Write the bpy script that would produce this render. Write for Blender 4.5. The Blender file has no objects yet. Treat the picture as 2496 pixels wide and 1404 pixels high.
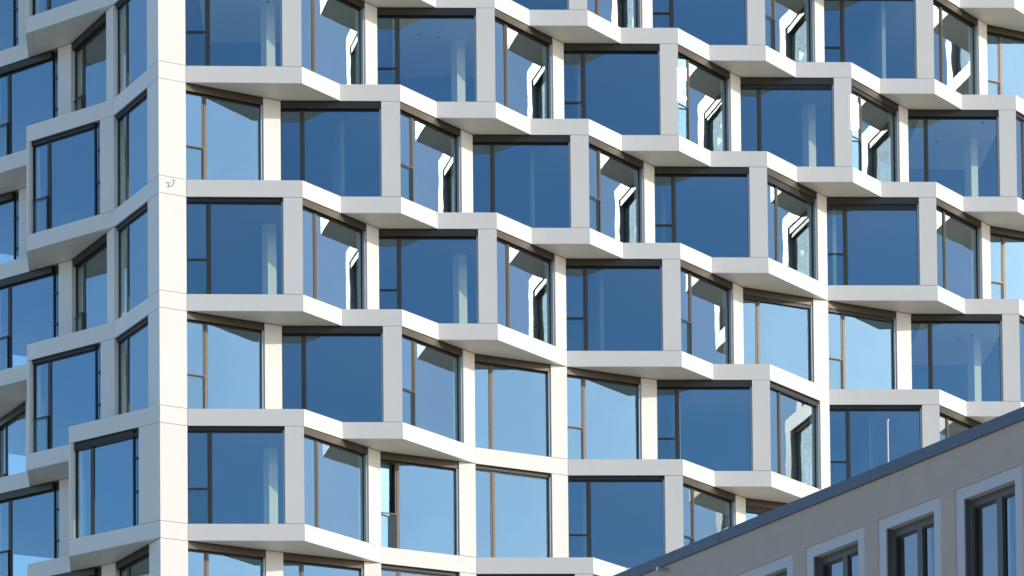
import bpy, math, random
from mathutils import Vector, Matrix

random.seed(7)
SC = bpy.context.scene
COL = SC.collection

# ------------------------------------------------------------------ camera
EYE = 1.7
FPX, WPX = 8500.0, 2496.0                      # focal length and width in photo pixels
PITCH, ROLL, CYP = 0.04804, -0.00931, 2980.75  # architectural shift lens: principal point lies below the frame
cam_data = bpy.data.cameras.new('camera')
cam = bpy.data.objects.new('camera', cam_data)
COL.objects.link(cam)
cam_data.sensor_width = 36.0
cam_data.lens = 36.0 * FPX / WPX
cam_data.shift_y = (CYP - 702.0) / WPX
cam_data.clip_start = 0.5
cam_data.clip_end = 3000.0
cam.matrix_world = (Matrix.Translation((0, 0, EYE)) @ Matrix.Rotation(math.pi / 2 + PITCH, 4, 'X')
                    @ Matrix.Rotation(ROLL, 4, 'Z'))
SC.camera = cam

# ------------------------------------------------------------------ light
SUN_EL = math.radians(20.3)
SUN_AZ = math.radians(-15.6)                   # measured from +X towards +Y
SUN_DIR = Vector((math.cos(SUN_EL) * math.cos(SUN_AZ), math.cos(SUN_EL) * math.sin(SUN_AZ), math.sin(SUN_EL)))
world = bpy.data.worlds.new('World')
SC.world = world
world.use_nodes = True
wn = world.node_tree.nodes
sky = wn.new('ShaderNodeTexSky')
sky.sky_type = 'NISHITA'
sky.sun_disc = False
sky.sun_elevation = SUN_EL
sky.sun_rotation = math.pi / 2 - SUN_AZ        # compass rotation: 0 = +Y, clockwise
sky.air_density = 1.0
sky.dust_density = 0.9
sky.ozone_density = 3.0
bg = wn['Background']
bg.inputs['Strength'].default_value = 0.15
hs = wn.new('ShaderNodeHueSaturation')
hs.inputs['Saturation'].default_value = 1.1
world.node_tree.links.new(sky.outputs['Color'], hs.inputs['Color'])
world.node_tree.links.new(hs.outputs['Color'], bg.inputs['Color'])
sun_data = bpy.data.lights.new('sun', 'SUN')
sun_data.energy = 2.0
sun_data.angle = math.radians(0.5)
sun_data.color = (1.0, 0.89, 0.73)
sun = bpy.data.objects.new('sun', sun_data)
COL.objects.link(sun)
sun.rotation_euler = SUN_DIR.to_track_quat('Z', 'Y').to_euler()
SC.view_settings.view_transform = 'Standard'
SC.view_settings.look = 'None'
SC.view_settings.exposure = 0.46
SC.view_settings.gamma = 1.0
SC.cycles.max_bounces = 10
SC.cycles.diffuse_bounces = 6
SC.cycles.glossy_bounces = 5
SC.cycles.transparent_max_bounces = 12
SC.cycles.use_denoising = True
SC.cycles.sample_clamp_indirect = 6.0

# ------------------------------------------------------------------ materials
def mat(name):
    m = bpy.data.materials.new(name)
    m.use_nodes = True
    return m, m.node_tree.nodes, m.node_tree.links, m.node_tree.nodes['Principled BSDF']

def noise_col(m, n, l, p, base, var, scale, detail=3.0):
    tc = n.new('ShaderNodeTexCoord')
    nz = n.new('ShaderNodeTexNoise')
    nz.inputs['Scale'].default_value = scale
    nz.inputs['Detail'].default_value = detail
    l.new(tc.outputs['Object'], nz.inputs['Vector'])
    oi = n.new('ShaderNodeObjectInfo')
    mx = n.new('ShaderNodeMixRGB')
    mx.inputs[1].default_value = (*[c * (1 - var) for c in base], 1)
    mx.inputs[2].default_value = (*[min(1, c * (1 + var)) for c in base], 1)
    ad = n.new('ShaderNodeMath'); ad.operation = 'MULTIPLY_ADD'
    ad.inputs[1].default_value = 0.35
    l.new(oi.outputs['Random'], ad.inputs[0])
    sc = n.new('ShaderNodeMath'); sc.operation = 'MULTIPLY'; sc.inputs[1].default_value = 0.65
    l.new(nz.outputs['Fac'], sc.inputs[0])
    l.new(sc.outputs[0], ad.inputs[2])
    l.new(ad.outputs[0], mx.inputs[0])
    l.new(mx.outputs[0], p.inputs['Base Color'])
    return nz, tc

def simple(name, col, rough, metal=0.0, var=0.04, scale=1.5, spec=0.5):
    m, n, l, p = mat(name)
    noise_col(m, n, l, p, col, var, scale)
    p.inputs['Roughness'].default_value = rough
    p.inputs['Metallic'].default_value = metal
    p.inputs['Specular IOR Level'].default_value = spec
    return m

def panel_material():
    m, n, l, p = mat('white_coated_panel')
    nz, tc = noise_col(m, n, l, p, (0.815, 0.795, 0.76), 0.03, 0.6)
    p.inputs['Roughness'].default_value = 0.38
    p.inputs['Specular IOR Level'].default_value = 0.3
    mp = n.new('ShaderNodeMapping'); mp.inputs['Scale'].default_value = (7.0, 7.0, 0.35)
    l.new(tc.outputs['Object'], mp.inputs['Vector'])
    n3 = n.new('ShaderNodeTexNoise'); n3.inputs['Scale'].default_value = 1.6; n3.inputs['Detail'].default_value = 5.0
    l.new(mp.outputs[0], n3.inputs['Vector'])
    cr = n.new('ShaderNodeMapRange'); cr.inputs['From Min'].default_value = 0.25; cr.inputs['From Max'].default_value = 0.55
    cr.inputs['To Min'].default_value = 0.982; cr.inputs['To Max'].default_value = 1.0
    l.new(n3.outputs['Fac'], cr.inputs['Value'])
    src = p.inputs['Base Color'].links[0].from_socket
    mul = n.new('ShaderNodeMixRGB'); mul.blend_type = 'MULTIPLY'; mul.inputs[0].default_value = 1.0
    l.new(src, mul.inputs[1]); l.new(cr.outputs['Result'], mul.inputs[2]); l.new(mul.outputs[0], p.inputs['Base Color'])
    # faint oil-canning of the sheet metal
    n2 = n.new('ShaderNodeTexNoise'); n2.inputs['Scale'].default_value = 0.9; n2.inputs['Detail'].default_value = 1.0
    l.new(tc.outputs['Object'], n2.inputs['Vector'])
    b = n.new('ShaderNodeBump'); b.inputs['Strength'].default_value = 0.12; b.inputs['Distance'].default_value = 0.03
    l.new(n2.outputs['Fac'], b.inputs['Height'])
    l.new(b.outputs['Normal'], p.inputs['Normal'])
    return m

def glass_material(name, f0, tint, refl):
    m = bpy.data.materials.new(name)
    m.use_nodes = True
    n, l = m.node_tree.nodes, m.node_tree.links
    n.remove(n['Principled BSDF'])
    out = n['Material Output']
    lw = n.new('ShaderNodeLayerWeight'); lw.inputs['Blend'].default_value = 0.5
    pw = n.new('ShaderNodeMath'); pw.operation = 'POWER'; pw.inputs[1].default_value = 5.0
    l.new(lw.outputs['Facing'], pw.inputs[0])
    ma = n.new('ShaderNodeMath'); ma.operation = 'MULTIPLY_ADD'
    ma.inputs[1].default_value = 1.0 - f0; ma.inputs[2].default_value = f0
    l.new(pw.outputs[0], ma.inputs[0])
    tr = n.new('ShaderNodeBsdfTransparent'); tr.inputs['Color'].default_value = (*tint, 1)
    gl = n.new('ShaderNodeBsdfGlossy'); gl.inputs['Color'].default_value = (*refl, 1)
    gl.inputs['Roughness'].default_value = 0.0
    mr = n.new('ShaderNodeMapRange'); mr.inputs['From Min'].default_value = 0.25; mr.inputs['From Max'].default_value = 0.5
    l.new(lw.outputs['Facing'], mr.inputs['Value'])
    cm = n.new('ShaderNodeMixRGB'); cm.inputs[1].default_value = (*refl, 1); cm.inputs[2].default_value = (0.72, 0.89, 1.0, 1)
    l.new(mr.outputs['Result'], cm.inputs[0])
    # panes of slightly different batches and a thin uneven film of dust
    oj = n.new('ShaderNodeObjectInfo')
    tcd = n.new('ShaderNodeTexCoord')
    nd = n.new('ShaderNodeTexNoise'); nd.inputs['Scale'].default_value = 0.7; nd.inputs['Detail'].default_value = 4.0
    vd = n.new('ShaderNodeVectorMath'); vd.operation = 'ADD'
    l.new(tcd.outputs['Object'], vd.inputs[0]); l.new(oj.outputs['Location'], vd.inputs[1]); l.new(vd.outputs[0], nd.inputs['Vector'])
    ad = n.new('ShaderNodeMath'); ad.operation = 'ADD'; l.new(oj.outputs['Random'], ad.inputs[0]); l.new(nd.outputs['Fac'], ad.inputs[1])
    vr = n.new('ShaderNodeMapRange'); vr.inputs['From Max'].default_value = 1.5; vr.inputs['To Min'].default_value = 0.86; vr.inputs['To Max'].default_value = 1.0
    l.new(ad.outputs[0], vr.inputs['Value'])
    vm = n.new('ShaderNodeMixRGB'); vm.blend_type = 'MULTIPLY'; vm.inputs[0].default_value = 1.0
    l.new(cm.outputs[0], vm.inputs[1]); l.new(vr.outputs['Result'], vm.inputs[2]); l.new(vm.outputs[0], gl.inputs['Color'])
    # slow waves of toughened glass
    tc = n.new('ShaderNodeTexCoord')
    oi = n.new('ShaderNodeObjectInfo')
    nz = n.new('ShaderNodeTexNoise'); nz.inputs['Scale'].default_value = 0.8; nz.inputs['Detail'].default_value = 1.5
    va = n.new('ShaderNodeVectorMath'); va.operation = 'ADD'
    l.new(tc.outputs['Object'], va.inputs[0]); l.new(oi.outputs['Location'], va.inputs[1])
    l.new(va.outputs[0], nz.inputs['Vector'])
    b = n.new('ShaderNodeBump'); b.inputs['Strength'].default_value = 0.4; b.inputs['Distance'].default_value = 0.012
    l.new(nz.outputs['Fac'], b.inputs['Height'])
    l.new(b.outputs['Normal'], gl.inputs['Normal'])
    mx = n.new('ShaderNodeMixShader')
    l.new(ma.outputs[0], mx.inputs[0]); l.new(tr.outputs[0], mx.inputs[1]); l.new(gl.outputs[0], mx.inputs[2])
    l.new(mx.outputs[0], out.inputs['Surface'])
    return m

def plaster_material():
    m, n, l, p = mat('grey_beige_plaster')
    nz, tc = noise_col(m, n, l, p, (0.55, 0.455, 0.39), 0.13, 2.0, 8.0)
    p.inputs['Roughness'].default_value = 0.9
    p.inputs['Specular IOR Level'].default_value = 0.2
    n2 = n.new('ShaderNodeTexNoise'); n2.inputs['Scale'].default_value = 45.0; n2.inputs['Detail'].default_value = 4.0
    l.new(tc.outputs['Object'], n2.inputs['Vector'])
    b = n.new('ShaderNodeBump'); b.inputs['Strength'].default_value = 0.5; b.inputs['Distance'].default_value = 0.02
    l.new(n2.outputs['Fac'], b.inputs['Height']); l.new(b.outputs['Normal'], p.inputs['Normal'])
    return m

M = {
    'panel': panel_material(),
    'frame': simple('charcoal_frame_metal', (0.055, 0.051, 0.050), 0.42, 1.0, 0.05),
    'mullion': simple('bronze_mullion_metal', (0.10, 0.089, 0.077), 0.45, 1.0, 0.05),
    'head': simple('sunshade_cassette_metal', (0.085, 0.075, 0.064), 0.42, 1.0, 0.05),
    'frame_dark': simple('dark_frame_metal', (0.035, 0.035, 0.04), 0.45, 0.3, 0.05),
    'alu': simple('light_aluminium', (0.52, 0.53, 0.54), 0.4, 0.7),
    'glass': glass_material('coated_window_glass', 0.36, (0.89, 0.98, 0.87), (0.46, 0.76, 1.0)),
    'rail_glass': glass_material('guard_rail_glass', 0.06, (0.80, 0.90, 0.90), (0.9, 0.97, 1.0)),
    'soffit': simple('bounce_tinted_soffit_panel', (0.90, 0.85, 0.75), 0.45, 0, 0.02),  # white panel with warm ground-bounce light put into its base colour
    'glass_house': glass_material('plain_window_glass', 0.24, (0.7, 0.8, 0.78), (0.40, 0.72, 1.0)),
    'slab': simple('painted_ceiling', (0.30, 0.30, 0.29), 0.8, 0, 0.03),
    'core': simple('interior_partition', (0.18, 0.19, 0.17), 0.8, 0, 0.05),
    'white_in': simple('interior_white_paint', (0.92, 0.92, 0.86), 0.6, 0, 0.02),
    'plaster': plaster_material(),
    'surround': simple('pale_window_surround', (0.56, 0.57, 0.60), 0.85, 0, 0.05, 4.0),
    'zinc': simple('blue_grey_sheet_metal', (0.10, 0.11, 0.14), 0.45, 0.4, 0.08, 1.0),
    'taupe': simple('taupe_window_frame', (0.11, 0.10, 0.105), 0.5, 0, 0.05),
    'rod': simple('white_painted_rod', (0.85, 0.85, 0.85), 0.4, 0, 0.02),
    'ground': simple('paving_ground', (0.60, 0.51, 0.38), 0.9, 0, 0.15, 0.2),
    'scuff': simple('grey_marker', (0.36, 0.35, 0.38), 0.7, 0, 0.05),
    'blind': simple('dark_blind_slats', (0.05, 0.05, 0.055), 0.4, 0.5, 0.05),
    'rubber': simple('dark_tube', (0.03, 0.03, 0.035), 0.5, 0.2),
}

# ------------------------------------------------------------------ mesh helpers
def new_obj(name, verts, faces, material, parent=None, smooth=False):
    me = bpy.data.meshes.new(name)
    me.from_pydata([tuple(v) for v in verts], [], faces)
    me.update()
    if smooth:
        me.polygons.foreach_set('use_smooth', [True] * len(me.polygons))
    if material:
        me.materials.append(M[material])
    o = bpy.data.objects.new(name, me)
    COL.objects.link(o)
    if parent:
        o.parent = parent
    return o

def empty(name, loc, rz=0.0, parent=None):
    o = bpy.data.objects.new(name, None)
    o.empty_display_size = 0.5
    COL.objects.link(o)
    o.location = loc
    o.rotation_euler = (0, 0, rz)
    if parent:
        o.parent = parent
    return o

def tag(o, label, cat):
    o['label'] = label
    o['category'] = cat

class MB:
    """collects boxes and prisms of one part"""
    def __init__(s): s.v, s.f = [], []
    def prism(s, poly, z0, z1):
        a = sum(poly[i][0] * poly[(i + 1) % len(poly)][1] - poly[(i + 1) % len(poly)][0] * poly[i][1] for i in range(len(poly)))
        if a < 0: poly = poly[::-1]
        k, b = len(poly), len(s.v)
        s.v += [(x, y, z0) for x, y in poly] + [(x, y, z1) for x, y in poly]
        s.f.append(tuple(b + i for i in reversed(range(k))))
        s.f.append(tuple(b + k + i for i in range(k)))
        s.f += [(b + i, b + (i + 1) % k, b + k + (i + 1) % k, b + k + i) for i in range(k)]
        return s
    def box(s, x0, x1, y0, y1, z0, z1):
        return s.prism([(x0, y0), (x1, y0), (x1, y1), (x0, y1)], z0, z1)
    def tube(s, p, q, r, n=12):
        p, q = Vector(p), Vector(q)
        w = (q - p).normalized()
        a = w.orthogonal().normalized(); c = w.cross(a)
        b = len(s.v)
        for e in (p, q):
            for i in range(n):
                t = 2 * math.pi * i / n
                s.v.append(tuple(e + r * (math.cos(t) * a + math.sin(t) * c)))
        s.f += [(b + i, b + (i + 1) % n, b + n + (i + 1) % n, b + n + i) for i in range(n)]
        s.f.append(tuple(b + i for i in reversed(range(n))))
        s.f.append(tuple(b + n + i for i in range(n)))
        return s
    def build(s, name, material, parent=None):
        return new_obj(name, s.v, s.f, material, parent)

# ------------------------------------------------------------------ ground
g = new_obj('ground', [(-1500, -1500, 0), (1500, -1500, 0), (1500, 1500, 0), (-1500, 1500, 0)], [(0, 1, 2, 3)], 'ground')
g['kind'] = 'structure'

# ------------------------------------------------------------------ tower plan (metres)
V2 = lambda x, y: Vector((x, y))
FH, BH = 3.5, 0.514                     # storey pitch, height of the white band
Z1 = EYE + 40.10                        # top edge of band 1
W0, HR, FR = V2(-6.043, 103.788), V2(2.92814, 1.51951), V2(3.66514, 0.1248)
G0, HL, FL = V2(-10.328, 103.202), V2(-1.69888, 3.08646), V2(-3.02303, 2.27479)
C0 = V2(-9.543, 103.632)
BASE = V2(-10.0, 104.0)                 # foot of the corner, tower origin
def node(c):
    k, n = c[0], int(c[1:])
    if k == 'W': return W0 + n * HR
    if k == 'C': return C0.copy() if n == 0 else W0 + n * HR - FR
    if k == 'G': return G0 + n * HL
    if k == 'E': return G0 + n * HL + FL
def bandz(l): return Z1 - (l - 1) * FH

RIGHT = {
    -2: 'C0 W0 C2 W2 C4 W4 C6 W6 C8 W8 C10 W10 C12',
    -1: 'C0 C1 W1 C3 W3 C5 W5 C7 W7 C9 C10 C11 C12',
    0: 'C0 W0 C2 W2 C4 W4 C6 W6 C8 W8 C10 C11 C12',
    1: 'C0 C1 W1 C3 W3 C5 W5 C7 W7 C9 C10 C11 C12',
    2: 'C0 W0 C2 W2 C4 W4 C6 C7 C8 W8 C10 C11 C12',
    3: 'C0 C1 W1 C3 C4 C5 W5 C7 W7 C9 C10 C11 C12',
    4: 'C0 W0 C2 C3 C4 W4 C6 C7 C8 C9 C10 C11 C12',
    5: 'C0 C1 C2 C3 W3 C5 C6 C7 C8 C9 C10 C11 C12',
}
LEFT = {
    -2: 'G0 G1 G2 E2 G4 G5', -1: 'G0 G1 E1 G3 E3 G5', 0: 'G0 G1 G2 E2 G4 G5', 1: 'G0 G1 E1 G3 E3 G5',
    2: 'G0 G1 G2 E2 G4 G5', 3: 'G0 G1 E1 G3 G4 G5', 4: 'G0 E0 G2 E2 G4 G5', 5: 'G0 G1 E1 G3 E3 G5',
}
RIGHT = {k: v.split() for k, v in RIGHT.items()}
LEFT = {k: v.split() for k, v in LEFT.items()}
FLOORS = sorted(RIGHT)

def frame_of(e):
    e = e.normalized()
    return e
ER = FR.normalized(); NR = V2(-ER.y, ER.x)          # along the right face's broad panes, and inwards
EL = FL.normalized(); NL = V2(EL.y, -EL.x)          # the same on the left face (running away leftwards)

def to_f(pts, o, e, n): return [((p - o).dot(e), (p - o).dot(n)) for p in pts]
def from_f(pts, o, e, n): return [o + e * a + n * b for a, b in pts]
def interp(pl, x):
    for (x0, y0), (x1, y1) in zip(pl, pl[1:]):
        if x0 - 1e-9 <= x <= x1 + 1e-9:
            return y0 + (y1 - y0) * (x - x0) / max(1e-12, x1 - x0)
    return pl[-1][1]
def breakpoints(a, b):
    xs = sorted(set(round(x, 6) for x, _ in a + b if x <= min(a[-1][0], b[-1][0]) + 1e-6))
    out = []
    for x0, x1 in zip(xs, xs[1:]):
        out.append(x0)
        d0 = interp(a, x0 + 1e-7) - interp(b, x0 + 1e-7); d1 = interp(a, x1 - 1e-7) - interp(b, x1 - 1e-7)
        if d0 * d1 < -1e-9: out.append(x0 + (x1 - x0) * d0 / (d0 - d1))
    out.append(xs[-1])
    return out
def envelope(a, b):
    pts = [(x, min(interp(a, x), interp(b, x))) for x in breakpoints(a, b)]
    res = [pts[0]]
    for i in range(1, len(pts) - 1):
        (x0, y0), (x1, y1), (x2, y2) = res[-1], pts[i], pts[i + 1]
        if abs((x1 - x0) * (y2 - y0) - (x2 - x0) * (y1 - y0)) > 1e-4: res.append(pts[i])
    res.append(pts[-1])
    return res
def overhangs(env, fl):
    """plan polygons where the band projects past the storey below"""
    xs = breakpoints(env, fl)
    xs = sorted(set(xs))
    polys, cur = [], []
    for x0, x1 in zip(xs, xs[1:]):
        xm = (x0 + x1) / 2
        if cur and interp(fl, x0) - interp(env, x0) < 0.004:
            polys.append(cur); cur = []
        if interp(fl, xm) - interp(env, xm) > 0.004:
            cur.append((x0, x1))
        elif cur:
            polys.append(cur); cur = []
    if cur: polys.append(cur)
    out = []
    for c in polys:
        xx = [c[0][0]] + [b for _, b in c]
        top = [(x, interp(env, x)) for x in xx]; bot = [(x, interp(fl, x)) for x in xx]
        pl = top + [q for q in reversed(bot) if all(math.hypot(q[0] - t[0], q[1] - t[1]) > 0.004 for t in top)]
        res = []
        for i in range(len(pl)):
            (x0, y0), (x1, y1), (x2, y2) = pl[i - 1], pl[i], pl[(i + 1) % len(pl)]
            if abs((x1 - x0) * (y2 - y0) - (x2 - x0) * (y1 - y0)) > 1e-3: res.append(pl[i])
        if len(res) > 2: out.append(res)
    return out

def offset_line(pts, r):
    """offset an open polyline (left-to-right as seen from outside) inwards by r, mitred"""
    out = []
    for i, p in enumerate(pts):
        d0 = (pts[i] - pts[i - 1]).normalized() if i else None
        d1 = (pts[i + 1] - pts[i]).normalized() if i < len(pts) - 1 else None
        if d0 is None: d0 = d1
        if d1 is None: d1 = d0
        n0, n1 = V2(-d0.y, d0.x), V2(-d1.y, d1.x)
        b = (n0 + n1); b = b / max(0.2, b.length_squared / 2) 
        out.append(p + b * r)
    return out
def turn(d0, d1):
    return math.atan2(d0.x * d1.y - d0.y * d1.x, d0.dot(d1))

tower = empty('office_tower', (BASE.x, BASE.y, 0))
tag(tower, 'white panelled glass office tower with zigzag bands, folded bays and a chamfered corner', 'building')
def rel(p): return (p.x - BASE.x, p.y - BASE.y)

# ------------------------------------------------------------------ bands, slabs and soffits
def clip(poly, a, nrm, keep):
    out = []
    for i in range(len(poly)):
        p, q = poly[i], poly[(i + 1) % len(poly)]
        dp, dq = keep * (p - a).dot(nrm), keep * (q - a).dot(nrm)
        if dp >= 0: out.append(p)
        if dp * dq < 0: out.append(p + (q - p) * (dp / (dp - dq)))
    return out

bands = {}
for l in range(-2, 7):
    fa, fb = l - 1, l                       # storey above the band, storey below it
    fa = max(FLOORS[0], min(FLOORS[-1], fa)); fb = max(FLOORS[0], min(FLOORS[-1], fb))
    ra, rb = [to_f([node(c) for c in RIGHT[f]], C0, ER, NR) for f in (fa, fb)]
    la, lb = [to_f([node(c) for c in LEFT[f]], G0, EL, NL) for f in (fa, fb)]
    er, el = envelope(ra, rb), envelope(la, lb)
    pr, pl = from_f(er, C0, ER, NR), from_f(el, G0, EL, NL)
    line = pl[::-1] + pr
    bands[l] = line
    z = bandz(l)
    inner = offset_line(line, 0.032)
    # cladding panels with open joints
    for i in range(len(line) - 1):
        a, b, ai, bi = line[i], line[i + 1], inner[i], inner[i + 1]
        d = (b - a).normalized()
        ln = (b - a).length
        cuts = [0.0, 1.0]
        for t0, t1 in zip(cuts, cuts[1:]):
            gap = 0.005
            p0, p1 = a + (b - a) * t0 + d * gap, a + (b - a) * t1 - d * gap
            q0, q1 = ai + (bi - ai) * t0 + d * gap, ai + (bi - ai) * t1 - d * gap
            o = MB().prism([rel(p0), rel(p1), rel(q1), rel(q0)], z - BH, z).build('fascia_panel', 'panel', tower)
            if l == 2 and (a - G0).length < 0.01:
                mark_panel = (o, a, b, z)
    # concrete slab behind the panels, ceiling of the storey below
    core = offset_line(line, 0.036)
    back = core[0] + (core[-1] - (C0 + G0) / 2)
    MB().prism([rel(p) for p in core] + [rel(back)], z - BH + 0.015, z - 0.012).build('floor_slab', 'slab', tower)
    # soffit panels
    if l in RIGHT:
        fl_r, fl_l = to_f([node(c) for c in RIGHT[l]], C0, ER, NR), to_f([node(c) for c in LEFT[l]], G0, EL, NL)
        for env, fl, o0, e, n in ((er, fl_r, C0, ER, NR), (el, fl_l, G0, EL, NL)):
            for poly in overhangs(env, fl):
                P = from_f(poly, o0, e, n)
                # the longest slanting front edge gets a margin strip of its own
                pieces = [P]
                for (xa, ya), (xb, yb) in zip(env, env[1:]):
                    if yb - ya > 0.3:
                        A, B = from_f([(xa, ya), (xb, yb)], o0, e, n)
                        dd = (B - A).normalized(); nn = V2(-dd.y, dd.x)
                        if nn.dot(n) < 0: nn = -nn
                        mid = (A + B) / 2
                        on = [p for p in P if abs((p - A).dot(nn)) < 0.01 and -0.01 < (p - A).dot(dd) < (B - A).length + 0.01]
                        if len(on) == 2 and (on[0] - on[1]).length > 0.8:
                            new = []
                            for pc in pieces:
                                new.append(clip(pc, A + nn * 0.222, nn, 1)); new.append(clip(pc, A + nn * 0.214, nn, -1))
                            pieces = [p for p in new if len(p) > 2]
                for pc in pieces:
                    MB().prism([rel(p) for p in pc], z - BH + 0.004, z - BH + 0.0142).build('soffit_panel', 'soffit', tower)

# the marker scrawl on the corner panel of band 2
o, a, b, z = mark_panel
d = (b - a).normalized(); nn = V2(d.y, -d.x); ln = (b - a).length
def mk(px, py):
    u = (px - 128) / (1275 - 128) * ln
    ztop = 455 + (px - 128) * (640 - 455) / (1275 - 128)
    w = z - (py - ztop) / 745.0 * BH
    return u, w
sm = MB()
def stroke(pts, r):
    for (x0, y0), (x1, y1) in zip(pts, pts[1:]):
        (u0, w0), (u1, w1) = mk(x0, y0), mk(x1, y1)
        p0 = a + d * u0 + nn * 0.002; p1 = a + d * u1 + nn * 0.002
        sm.tube((*rel(p0), w0), (*rel(p1), w1), r * ln / 1147, 6)
stroke([(500, 980), (600, 955), (690, 920), (745, 870), (765, 800), (755, 700), (800, 660), (812, 690)], 17)
stroke([(445, 830), (490, 770), (530, 790), (540, 860), (525, 960)], 17)
stroke([(505, 965), (590, 940)], 24)
stroke([(600, 778), (636, 776)], 18)
stroke([(680, 662), (716, 672)], 17)
mo = sm.build('marker_scrawl', 'scuff', o)
mo['label'] = 'small grey hand-drawn marker scrawl like a smiling face'

# ------------------------------------------------------------------ bays
def ray(px, py):
    u, v = px - WPX / 2, py - CYP
    c, s = math.cos(-ROLL), math.sin(-ROLL)
    u, v = u * c - v * s, u * s + v * c
    x, d_, zz = u / FPX, 1.0, -v / FPX
    c, s = math.cos(PITCH), math.sin(PITCH)
    return Vector((x, d_ * c - zz * s, d_ * s + zz * c))

GUARD = {  # opening sashes with a glass guard rail
    -1: 'C0C1 W1C3 C5W5 W5C7 C7W7 C3W3 C9C10', 0: 'C0W0 C2W2 C4W4 W4C6 W6C8 G2E2 G1G2', 1: 'C0C1 W1C3 W3C5 C5W5 C7W7 C9C10 G1E1 G3E3',
    2: 'C0W0 C2W2 C4W4 W4C6 C7C8 G1G2 G2E2', 3: 'C0C1 W1C3 C4C5 C5W5 C7W7 G1E1 G3G4', 4: 'C0W0 C2C3 C4W4 W4C6 G2E2', 5: 'C0C1 C2C3 C3W3 G1E1',
    -2: '',
}
GUARD = {k: set(v.split()) for k, v in GUARD.items()}
BLIND = {(1, 'C7W7'): 0.16, (1, 'W5C7'): 0.2, (2, 'C6C7'): 0.12, (2, 'C7C8'): 0.12, (0, 'W6C8'): 0.12, (0, 'C6W6'): 0.12,
         (4, 'G0E0'): 0.1, (4, 'C6C7'): 0.2, (3, 'W5C7'): 0.06}
OPEN = {(4, 'C2C3')}
AJAR = {(0, 'W4C6'): (1682, 195), (0, 'W6C8'): (2086, 262)}   # sashes turned on the mullion side hinge
DARKTOP = {'C0W0'}

def pane(name, parent, x0, x1, z0, z1, y, material='glass', nx=8, nz=8, bulge=0.0022):
    tx, tz = random.gauss(0, 0.0022), random.gauss(0, 0.0022)
    v, f = [], []
    bu = bulge * random.uniform(-0.3, 1.0) * min(1.0, (x1 - x0) / 1.5)
    for j in range(nz + 1):
        for i in range(nx + 1):
            a, b = i / nx, j / nz
            v.append((x0 + (x1 - x0) * a, y + tx * (a - .5) * (x1 - x0) + tz * (b - .5) * (z1 - z0) - bu * 16 * a * (1 - a) * b * (1 - b), z0 + (z1 - z0) * b))
    for j in range(nz):
        for i in range(nx):
            k = j * (nx + 1) + i
            f.append((k, k + 1, k + nx + 2, k + nx + 1))
    return new_obj(name, v, f, material, parent, True)

def env_depth(l, mid, inward):
    """how far band l projects beyond a point of the storey below it, along the outward normal"""
    best = 0.0
    line = bands[l]
    for p, q in zip(line, line[1:]):
        r = -inward; s = q - p
        den = r.x * s.y - r.y * s.x
        if abs(den) < 1e-9: continue
        t = ((p.x - mid.x) * s.y - (p.y - mid.y) * s.x) / den
        k = ((p.x - mid.x) * r.y - (p.y - mid.y) * r.x) / den
        if -1e-6 <= k <= 1 + 1e-6 and t > best: best = t
    return best

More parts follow.
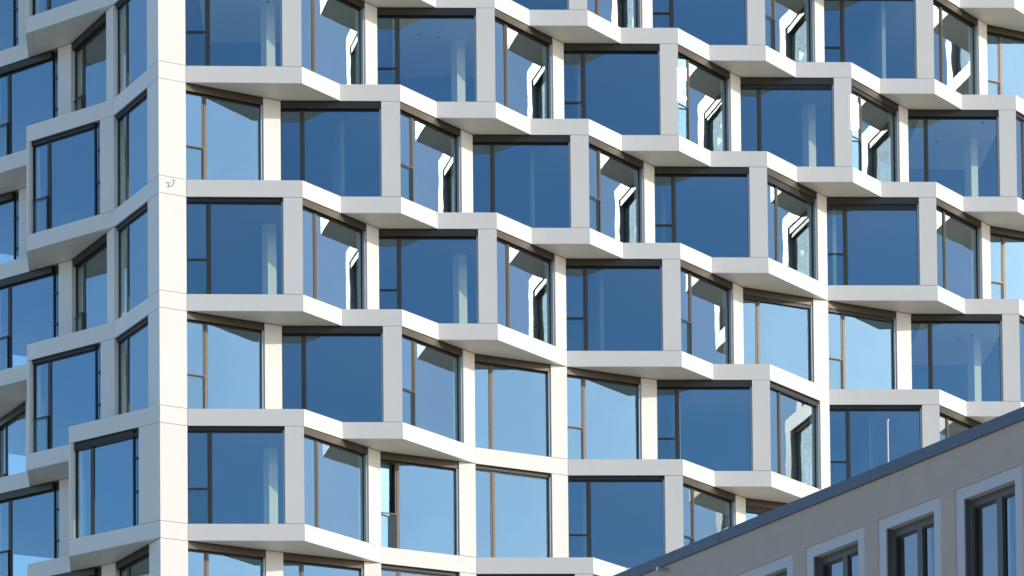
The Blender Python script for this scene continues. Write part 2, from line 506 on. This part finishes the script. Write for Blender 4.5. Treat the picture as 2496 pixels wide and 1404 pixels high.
def bay(f, nl, nr, A, B, dprev, dnext):
    key = (nr + nl) if nl[0] in 'GE' else (nl + nr)      # left-face keys read away from the corner
    d = (B - A).normalized(); L = (B - A).length
    inward = V2(-d.y, d.x)
    rz = math.atan2(d.y, d.x)
    zt, zb = bandz(f) - BH, bandz(f + 1)
    left = nl[0] in 'GE'
    wcol = 0.86 if nr == 'G0' else 0.58
    ts = math.tan(turn(dprev, d) / 2) if dprev else 0.0
    te = math.tan(turn(d, dnext) / 2) if dnext else 0.0
    loc = (A.x - BASE.x, A.y - BASE.y, zb)
    H = zt - zb
    D = 0.42
    # white column cladding at the right-hand end
    c = MB().prism([(L - wcol, 0), (L - 0.003, 0), (L - 0.003 - D * te, D), (L - wcol, D)], 0.014, H - 0.014).build('column_panel', 'panel', tower)
    c.location = loc; c.rotation_euler = (0, 0, rz)
    jw = 0.0
    if left and nl[0] == 'E':
        jw = 0.15
        j = MB().prism([(0.003, 0), (jw - 0.045, 0), (jw - 0.045, 0.12), (0.12 * ts, 0.12)], 0.014, H - 0.014)
        j.box(jw - 0.035, jw, 0.03, 0.14, 0.0, H)
        j = j.build('corner_jamb', 'panel', tower)
        j.location = loc; j.rotation_euler = (0, 0, rz)
    # window
    yf, yg = 0.15, 0.172
    x0 = max(jw, yf * ts) if jw else yf * ts
    x1 = L - wcol
    side = 0.34 if (left and nl[0] == 'E') else 0.0       # narrow side light next to the column
    xs = x1 - side
    mid = A + d * (L / 2)
    over = max(env_depth(f, A + d * (L * t), inward) for t in (0.25, 0.5, 0.75)) > 0.05
    hb = 0.225 if over else 0.125
    ht = H - hb
    fr = MB()
    fw, top, bot = 0.052, 0.05, 0.03
    vent_w = 0.57 if L > 3.4 else 0.55
    xm0 = x0 + fw + vent_w; xm1 = xm0 + 0.145
    fr.box(x0, x0 + fw, yf, yg + 0.05, 0, ht)
    fr.box(xs - fw, xs, yf, yg + 0.05, 0, ht)
    fr.box(x0 + fw, xs - fw, yf, yg + 0.05, ht - top, ht)
    fr.box(x0 + fw, xs - fw, yf, yg + 0.05, 0, bot)
    w = fr.build('window', 'frame', tower)
    w.location = loc; w.rotation_euler = (0, 0, rz)
    # mullion: fixed post and the sash stile beside it
    mu = MB().box(xm0 + 0.052, xm1, yf - 0.008, yg + 0.05, bot, ht - top)
    mu.box(xm0, xm0 + 0.047, yf + 0.006, yg + 0.05, bot, ht - top)
    mu.build('mullion', 'mullion', w)
    pane('pane', w, xm1, xs - fw, bot, ht - top, yg)
    opened = (f, key) in OPEN
    vp = pane('sash_pane', w, 0, vent_w, bot, ht - top, 0.0, 'glass', 4, 8, 0.001)
    vp.location = (x0 + fw, yg, 0)
    if opened:
        vp.rotation_euler = (0, 0, math.radians(14))
        st = MB().box(vent_w, vent_w + 0.06, -0.03, 0.03, bot, ht - top).box(0, vent_w, -0.03, 0.03, ht - top - 0.05, ht - top - 0.002).build('sash_stile', 'frame', w)
        st.location = vp.location; st.rotation_euler = vp.rotation_euler
    if (f, key) in AJAR:
        # sash swung slightly inwards, enough to mirror the low sun
        v = ray(*AJAR[(f, key)]).normalized()
        nrm = (SUN_DIR - v).normalized()
        ang = math.atan2(nrm.y, nrm.x) + math.pi / 2 - rz
        tilt = -math.asin(max(-0.05, min(0.05, nrm.z)))
        for q in vp.data.vertices: q.co.x -= vent_w; q.co.y = 0.0
        vp.location = (x0 + fw + vent_w, yg, 0)
        vp.rotation_euler = (tilt, 0, ang)
    if key in GUARD[f]:
        gh = 1.12
        gr = MB().box(x0 + fw - 0.03, xm0 + 0.055, yf - 0.06, yf - 0.02, gh - 0.035, gh)
        gr.box(xm0 + 0.015, xm0 + 0.055, yf - 0.06, yf - 0.02, 0.0, gh - 0.035)
        go = gr.build('guard_rail', 'mullion', w)
        pane('guard_glass', w, x0 + fw - 0.03, xm0 + 0.015, 0.02, gh - 0.035, yf - 0.04, 'rail_glass', 2, 2, 0.0)
    # sunshade cassette
    y0 = 0.035 if over else 0.10
    hx0 = (jw if jw else y0 * ts)
    MB().prism([(hx0, y0), (xs + (0.0 if side else -0.002), y0), (xs + (0.0 if side else -0.002), yg + 0.05), (max(x0, hx0), yg + 0.05)], ht + 0.001, H - 0.004).build('head_box', 'head' if over else 'frame_dark', w)
    # guide rail between the frame and the column
    if not side:
        MB().box(x1 - 0.058, x1 - 0.036, 0.05, yf - 0.001, 0.01, ht).box(x1 - 0.028, x1 - 0.002, 0.06, yf - 0.001, 0.01, ht).build('guide_rail', 'alu', w)
    else:
        sp = pane('side_pane', w, xs, x1, 0.0, H - 0.01, yg + 0.02, 'glass', 2, 6, 0.0)
        gw = MB().box((xs + x1) / 2 - 0.008, (xs + x1) / 2 + 0.008, 0.1, 0.116, 0.0, H - 0.01)
        for k in (0.36, 0.70):
            gw.box(xs, x1 - 0.02, 0.105, 0.145, H * k, H * k + 0.03)
        gw.build('guide_rail', 'frame_dark', w)
    if (f, key) in BLIND:
        bh = BLIND[(f, key)]
        bl = MB()
        k = 0.0
        while k < bh:
            bl.prism([(x0 + 0.02, 0.07), (x1 - 0.07, 0.07), (x1 - 0.07, 0.13), (x0 + 0.02, 0.13)], ht - k - 0.03, ht - k - 0.004)
            k += 0.04
        bl.build('blind', 'blind', w)

for f in FLOORS:
    names = LEFT[f][::-1] + RIGHT[f]
    pts = [node(c) for c in names]
    dirs = [(q - p).normalized() for p, q in zip(pts, pts[1:])]
    zt, zb = bandz(f) - BH, bandz(f + 1)
    for i in range(len(pts) - 1):
        dp = dirs[i - 1] if i else None
        dn = dirs[i + 1] if i + 1 < len(dirs) else None
        if names[i] == 'G0':
            # solid chamfered corner column
            ts, te = math.tan(turn(dp, dirs[i]) / 2), math.tan(turn(dirs[i], dn) / 2)
            L = (pts[i + 1] - pts[i]).length; D = 0.42
            o = MB().prism([(0.003, 0), (L, 0), (L - D * te, D), (D * ts + 0.003, D)], 0.014, zt - zb - 0.014).build('corner_panel', 'panel', tower)
            o.location = (pts[i].x - BASE.x, pts[i].y - BASE.y, zb)
            o.rotation_euler = (0, 0, math.atan2(dirs[i].y, dirs[i].x))
        else:
            bay(f, names[i], names[i + 1], pts[i], pts[i + 1], dp, dn)

# ------------------------------------------------------------------ interiors
hr, hl = HR.normalized(), HL.normalized()
inr, inl = V2(-hr.y, hr.x), V2(hl.y, -hl.x)
def core_line(dep):
    pr0, pl0 = C0 + inr * dep, G0 + inl * dep
    den = hr.x * hl.y - hr.y * hl.x
    t = ((pl0.x - pr0.x) * hl.y - (pl0.y - pr0.y) * hl.x) / den
    k = pr0 + hr * t
    return [G0 + HL * 4.6 + inl * dep, k, C0 + HR * 11.5 + inr * dep]
a, b = core_line(7.0), core_line(7.3)
MB().prism([rel(p) for p in a + b[::-1]], bandz(6), bandz(-2)).build('core_wall', 'core', tower)
for f, ns in {-2: (0, 2), 0: (0, 2, 6, 8), 2: (0, 2, 8), 4: (0,)}.items():
    for n in ns:
        p = node('W%d' % n) - ER * 1.10 + NR * 2.6
        c = MB().box(-0.16, 0.16, -0.16, 0.16, bandz(f + 1), bandz(f) - BH + 0.014).build('interior_column', 'white_in', tower)
        c.location = (p.x - BASE.x, p.y - BASE.y, 0); c.rotation_euler = (0, 0, math.atan2(ER.y, ER.x) + math.radians(35))
# rooms: partitions running back from some columns, pale ceilings with detectors where the rooms are finished
rnd = random.Random(3)
for f in FLOORS:
    seq = RIGHT[f]
    for k, c in enumerate(seq[:-1]):
        if c[0] == 'C' and seq[k + 1][0] == 'W' and int(c[1:]) not in (0, 2, 8) and rnd.random() < 0.7:
            p = node(c) + NR * 0.9 + ER * rnd.uniform(0.2, 2.6)
            dep = rnd.uniform(2.2, 5.2)
            w_ = MB().box(-0.06, 0.06, 0.0, dep, bandz(f + 1), bandz(f) - BH + 0.014).build('partition_wall', rnd.choice(['white_in', 'core', 'slab']), tower)
            w_.location = (p.x - BASE.x, p.y - BASE.y, 0); w_.rotation_euler = (0, 0, math.atan2(ER.y, ER.x) + rnd.choice([0, 0, 0.1]))
    if f in (0, 2, -2, 4):
        for n in (0, 2, 8):
            if 'W%d' % n not in seq or f == 4 or (f == 2 and n < 8): continue
            p = node('W%d' % n)
            z = bandz(f) - BH
            o = MB().box(-3.2, -0.3, 0.5, 5.5, z - 0.10, z - 0.07).build('ceiling_panel', 'white_in', tower)
            o.location = (p.x - BASE.x, p.y - BASE.y, 0); o.rotation_euler = (0, 0, math.atan2(ER.y, ER.x))
            for _ in range(2):
                x_, y_ = rnd.uniform(-2.8, -0.8), rnd.uniform(0.8, 4.0)
                MB().tube((x_, y_, z - 0.14), (x_, y_, z - 0.101), 0.055, 12).build('smoke_detector', 'taupe', o)
# storeys below the photographed part, down to the street
low = [G0 + HL * 4.4 + inl * 0.5, G0 + inl * 0.5 + hr * 0.4, C0 + inr * 0.5 - hl * 0.0, C0 + HR * 11 + inr * 0.5]
lowback = low[0] + (low[-1] - (C0 + G0) / 2)
MB().prism([rel(p) for p in low] + [rel(lowback)], 0.0, bandz(6) - BH + 0.01).build('lower_glazing', 'frame_dark', tower)
lowo = offset_line(low, -0.45)
for l in range(7, 13):
    MB().prism([rel(p) for p in lowo] + [rel(lowback)], bandz(l) - 0.9, bandz(l)).build('lower_band', 'panel', tower)

# ------------------------------------------------------------------ neighbouring house
WD = V2(-HL.x, -HL.y).normalized()              # its wall runs parallel to the tower's left face
WN = V2(WD.y, -WD.x)                            # outwards
r0 = ray(2327.4, 1194.3)
D0 = 71.0                                       # from a 2.7 m window spacing
P0 = V2(r0.x / r0.y * D0, D0)
def on_wall(px, py, back=0.0):
    r = ray(px, py)
    den = r.x * WN.x + r.y * WN.y
    t = (P0.x * WN.x + P0.y * WN.y - back) / den
    p = V2(r.x * t, r.y * t)
    return (p - P0).dot(WD), r.z * t + EYE
s0, ztop = on_wall(2000, 1200.0)
s1, ztop2 = on_wall(2463, 1004.0)
ZR = (ztop + ztop2) / 2
_, zwt = on_wall(2327.4, 1194.3)
sl = [on_wall(1963, 1336.4)[0], on_wall(2138.8, 1268.4)[0], on_wall(2327.4, 1194.3)[0]]
pitch = (sl[2] - sl[0]) / 2
ww = on_wall(2492, 1190)[0] - sl[2]
_, zcop = on_wall(2000, 1225.5)
_, zwt2 = on_wall(2138.8, 1268.4)
ZW = (zwt + zwt2) / 2
house = empty('plastered_house', (P0.x, P0.y, 0), math.atan2(WD.y, WD.x))
tag(house, 'grey plastered building with metal roof edge and pale framed windows in front of the tower', 'building')
SA, SB, TH = -17.0, 9.0, 0.42                   # wall extent along its length, thickness
WH = 2.35
starts = [sl[2] + pitch * k for k in range(-4, 3)]
wl = MB()
ZC = ZR - 0.03
wl.box(SA, SB, 0, TH, ZW, ZC)
wl.box(SA, SB, 0, TH, 0.0, ZW - WH)
edges = [SA] + [e for s in starts for e in (s, s + ww)] + [SB]
for k in range(0, len(edges), 2):
    wl.box(edges[k], edges[k + 1], 0, TH, ZW - WH, ZW)
wl.box(SA, SA + 0.4, TH, 14.0, 0.0, ZC)
wl.box(SB - 0.4, SB, TH, 14.0, 0.0, ZC)
wl.box(SA, SB, 13.6, 14.0, 0.0, ZC) if False else None
wl.build('wall', 'plaster', house)
MB().box(SA + 0.4, SB - 0.4, TH, 14.0, ZR - 0.5, ZR - 0.25).build('roof', 'zinc', house)
ch = ZR - zcop
x = SA
while x < SB - 0.1:
    e = min(SB, x + 2.0)
    MB().prism([(x + 0.004, -0.055), (e - 0.004, -0.055), (e - 0.004, TH + 0.05), (x + 0.004, TH + 0.05)], ZR - ch, ZR).build('coping_panel', 'zinc', house)
    x = e
for s in starts:
    bw = 0.27
    W = MB()
    y0, y1 = 0.21, 0.29
    zt, zb, xa, xb = ZW - 0.25, ZW - WH + 0.12, s + bw, s + ww - bw
    # outer frame, head profile and centre post
    W.box(xa, xa + 0.08, y0, y1, zb, zt); W.box(xb - 0.08, xb, y0, y1, zb, zt)
    W.box(xa + 0.08, xb - 0.08, y0, y1, zt - 0.17, zt); W.box(xa + 0.08, xb - 0.08, y0, y1, zb, zb + 0.1)
    xc = xa + (xb - xa) * 0.56
    W.box(xc - 0.09, xc + 0.09, y0 - 0.01, y1, zb + 0.1, zt - 0.17)
    w = W.build('window', 'taupe', house)
    S = MB().box(s, s + bw, 0.022, y0 - 0.002, ZW - WH, ZW - 0.001).box(s + ww - bw, s + ww, 0.022, y0 - 0.002, ZW - WH, ZW - 0.001)
    S.box(s + bw, s + ww - bw, 0.022, y0 - 0.002, zt, ZW - 0.001).box(s + bw, s + ww - bw, -0.03, y0 - 0.002, ZW - WH, zb)
    S.build('surround', 'surround', w)
    for (a_, b_) in ((xa + 0.08, xc - 0.09), (xc + 0.09, xb - 0.08)):
        MB().box(a_, a_ + 0.05, y0 + 0.02, y1, zb + 0.1, zt - 0.17).box(b_ - 0.04, b_, y0 + 0.02, y1, zb + 0.1, zt - 0.17).box(a_ + 0.05, b_ - 0.04, y0 + 0.02, y1, zt - 0.22, zt - 0.17).build('sash', 'rubber', w)
        pane('pane', w, a_ + 0.05, b_ - 0.04, zb + 0.1, zt - 0.22, y0 + 0.05, 'glass_house')
    R = MB()
    for k in range(3):
        R.box(xa - 0.001, xa + 0.018, 0.05 + 0.05 * k, 0.085 + 0.05 * k, zb, zt)
    R.build('shutter_guide', 'taupe', w)
    MB().box(xa, xb, 1.2, 1.25, ZW - WH, ZW).build('curtain', 'core', w)
# overflow pipe through the wall under the coping
sp, zp = on_wall(1628, 1389.5)
pp = MB().tube((sp, 0.05, zp), (sp, -0.30, zp), 0.048, 14)
pp.build('overflow_pipe', 'alu', house)
# white rod standing on the roof behind the roof edge
sr, zr0 = on_wall(2165, 1127, 0.7)
_, zr1 = on_wall(2165, 1025, 0.7)
pr = P0 + WD * sr - WN * 0.7
rod = empty('lightning_rod', (pr.x, pr.y, ZR - 0.25))
tag(rod, 'slim white rod standing upright on the roof behind the grey roof edge', 'rod')
hh = zr1 - (ZR - 0.25)
MB().tube((0, 0, 0.0), (0, 0, hh), 0.017, 10).build('mast', 'rod', rod)
MB().tube((0, 0, hh), (0, 0, hh + 0.03), 0.032, 10).build('tip', 'alu', rod)
MB().tube((0, 0, 0.0), (0, 0, 0.08), 0.12, 12).build('foot', 'alu', rod)
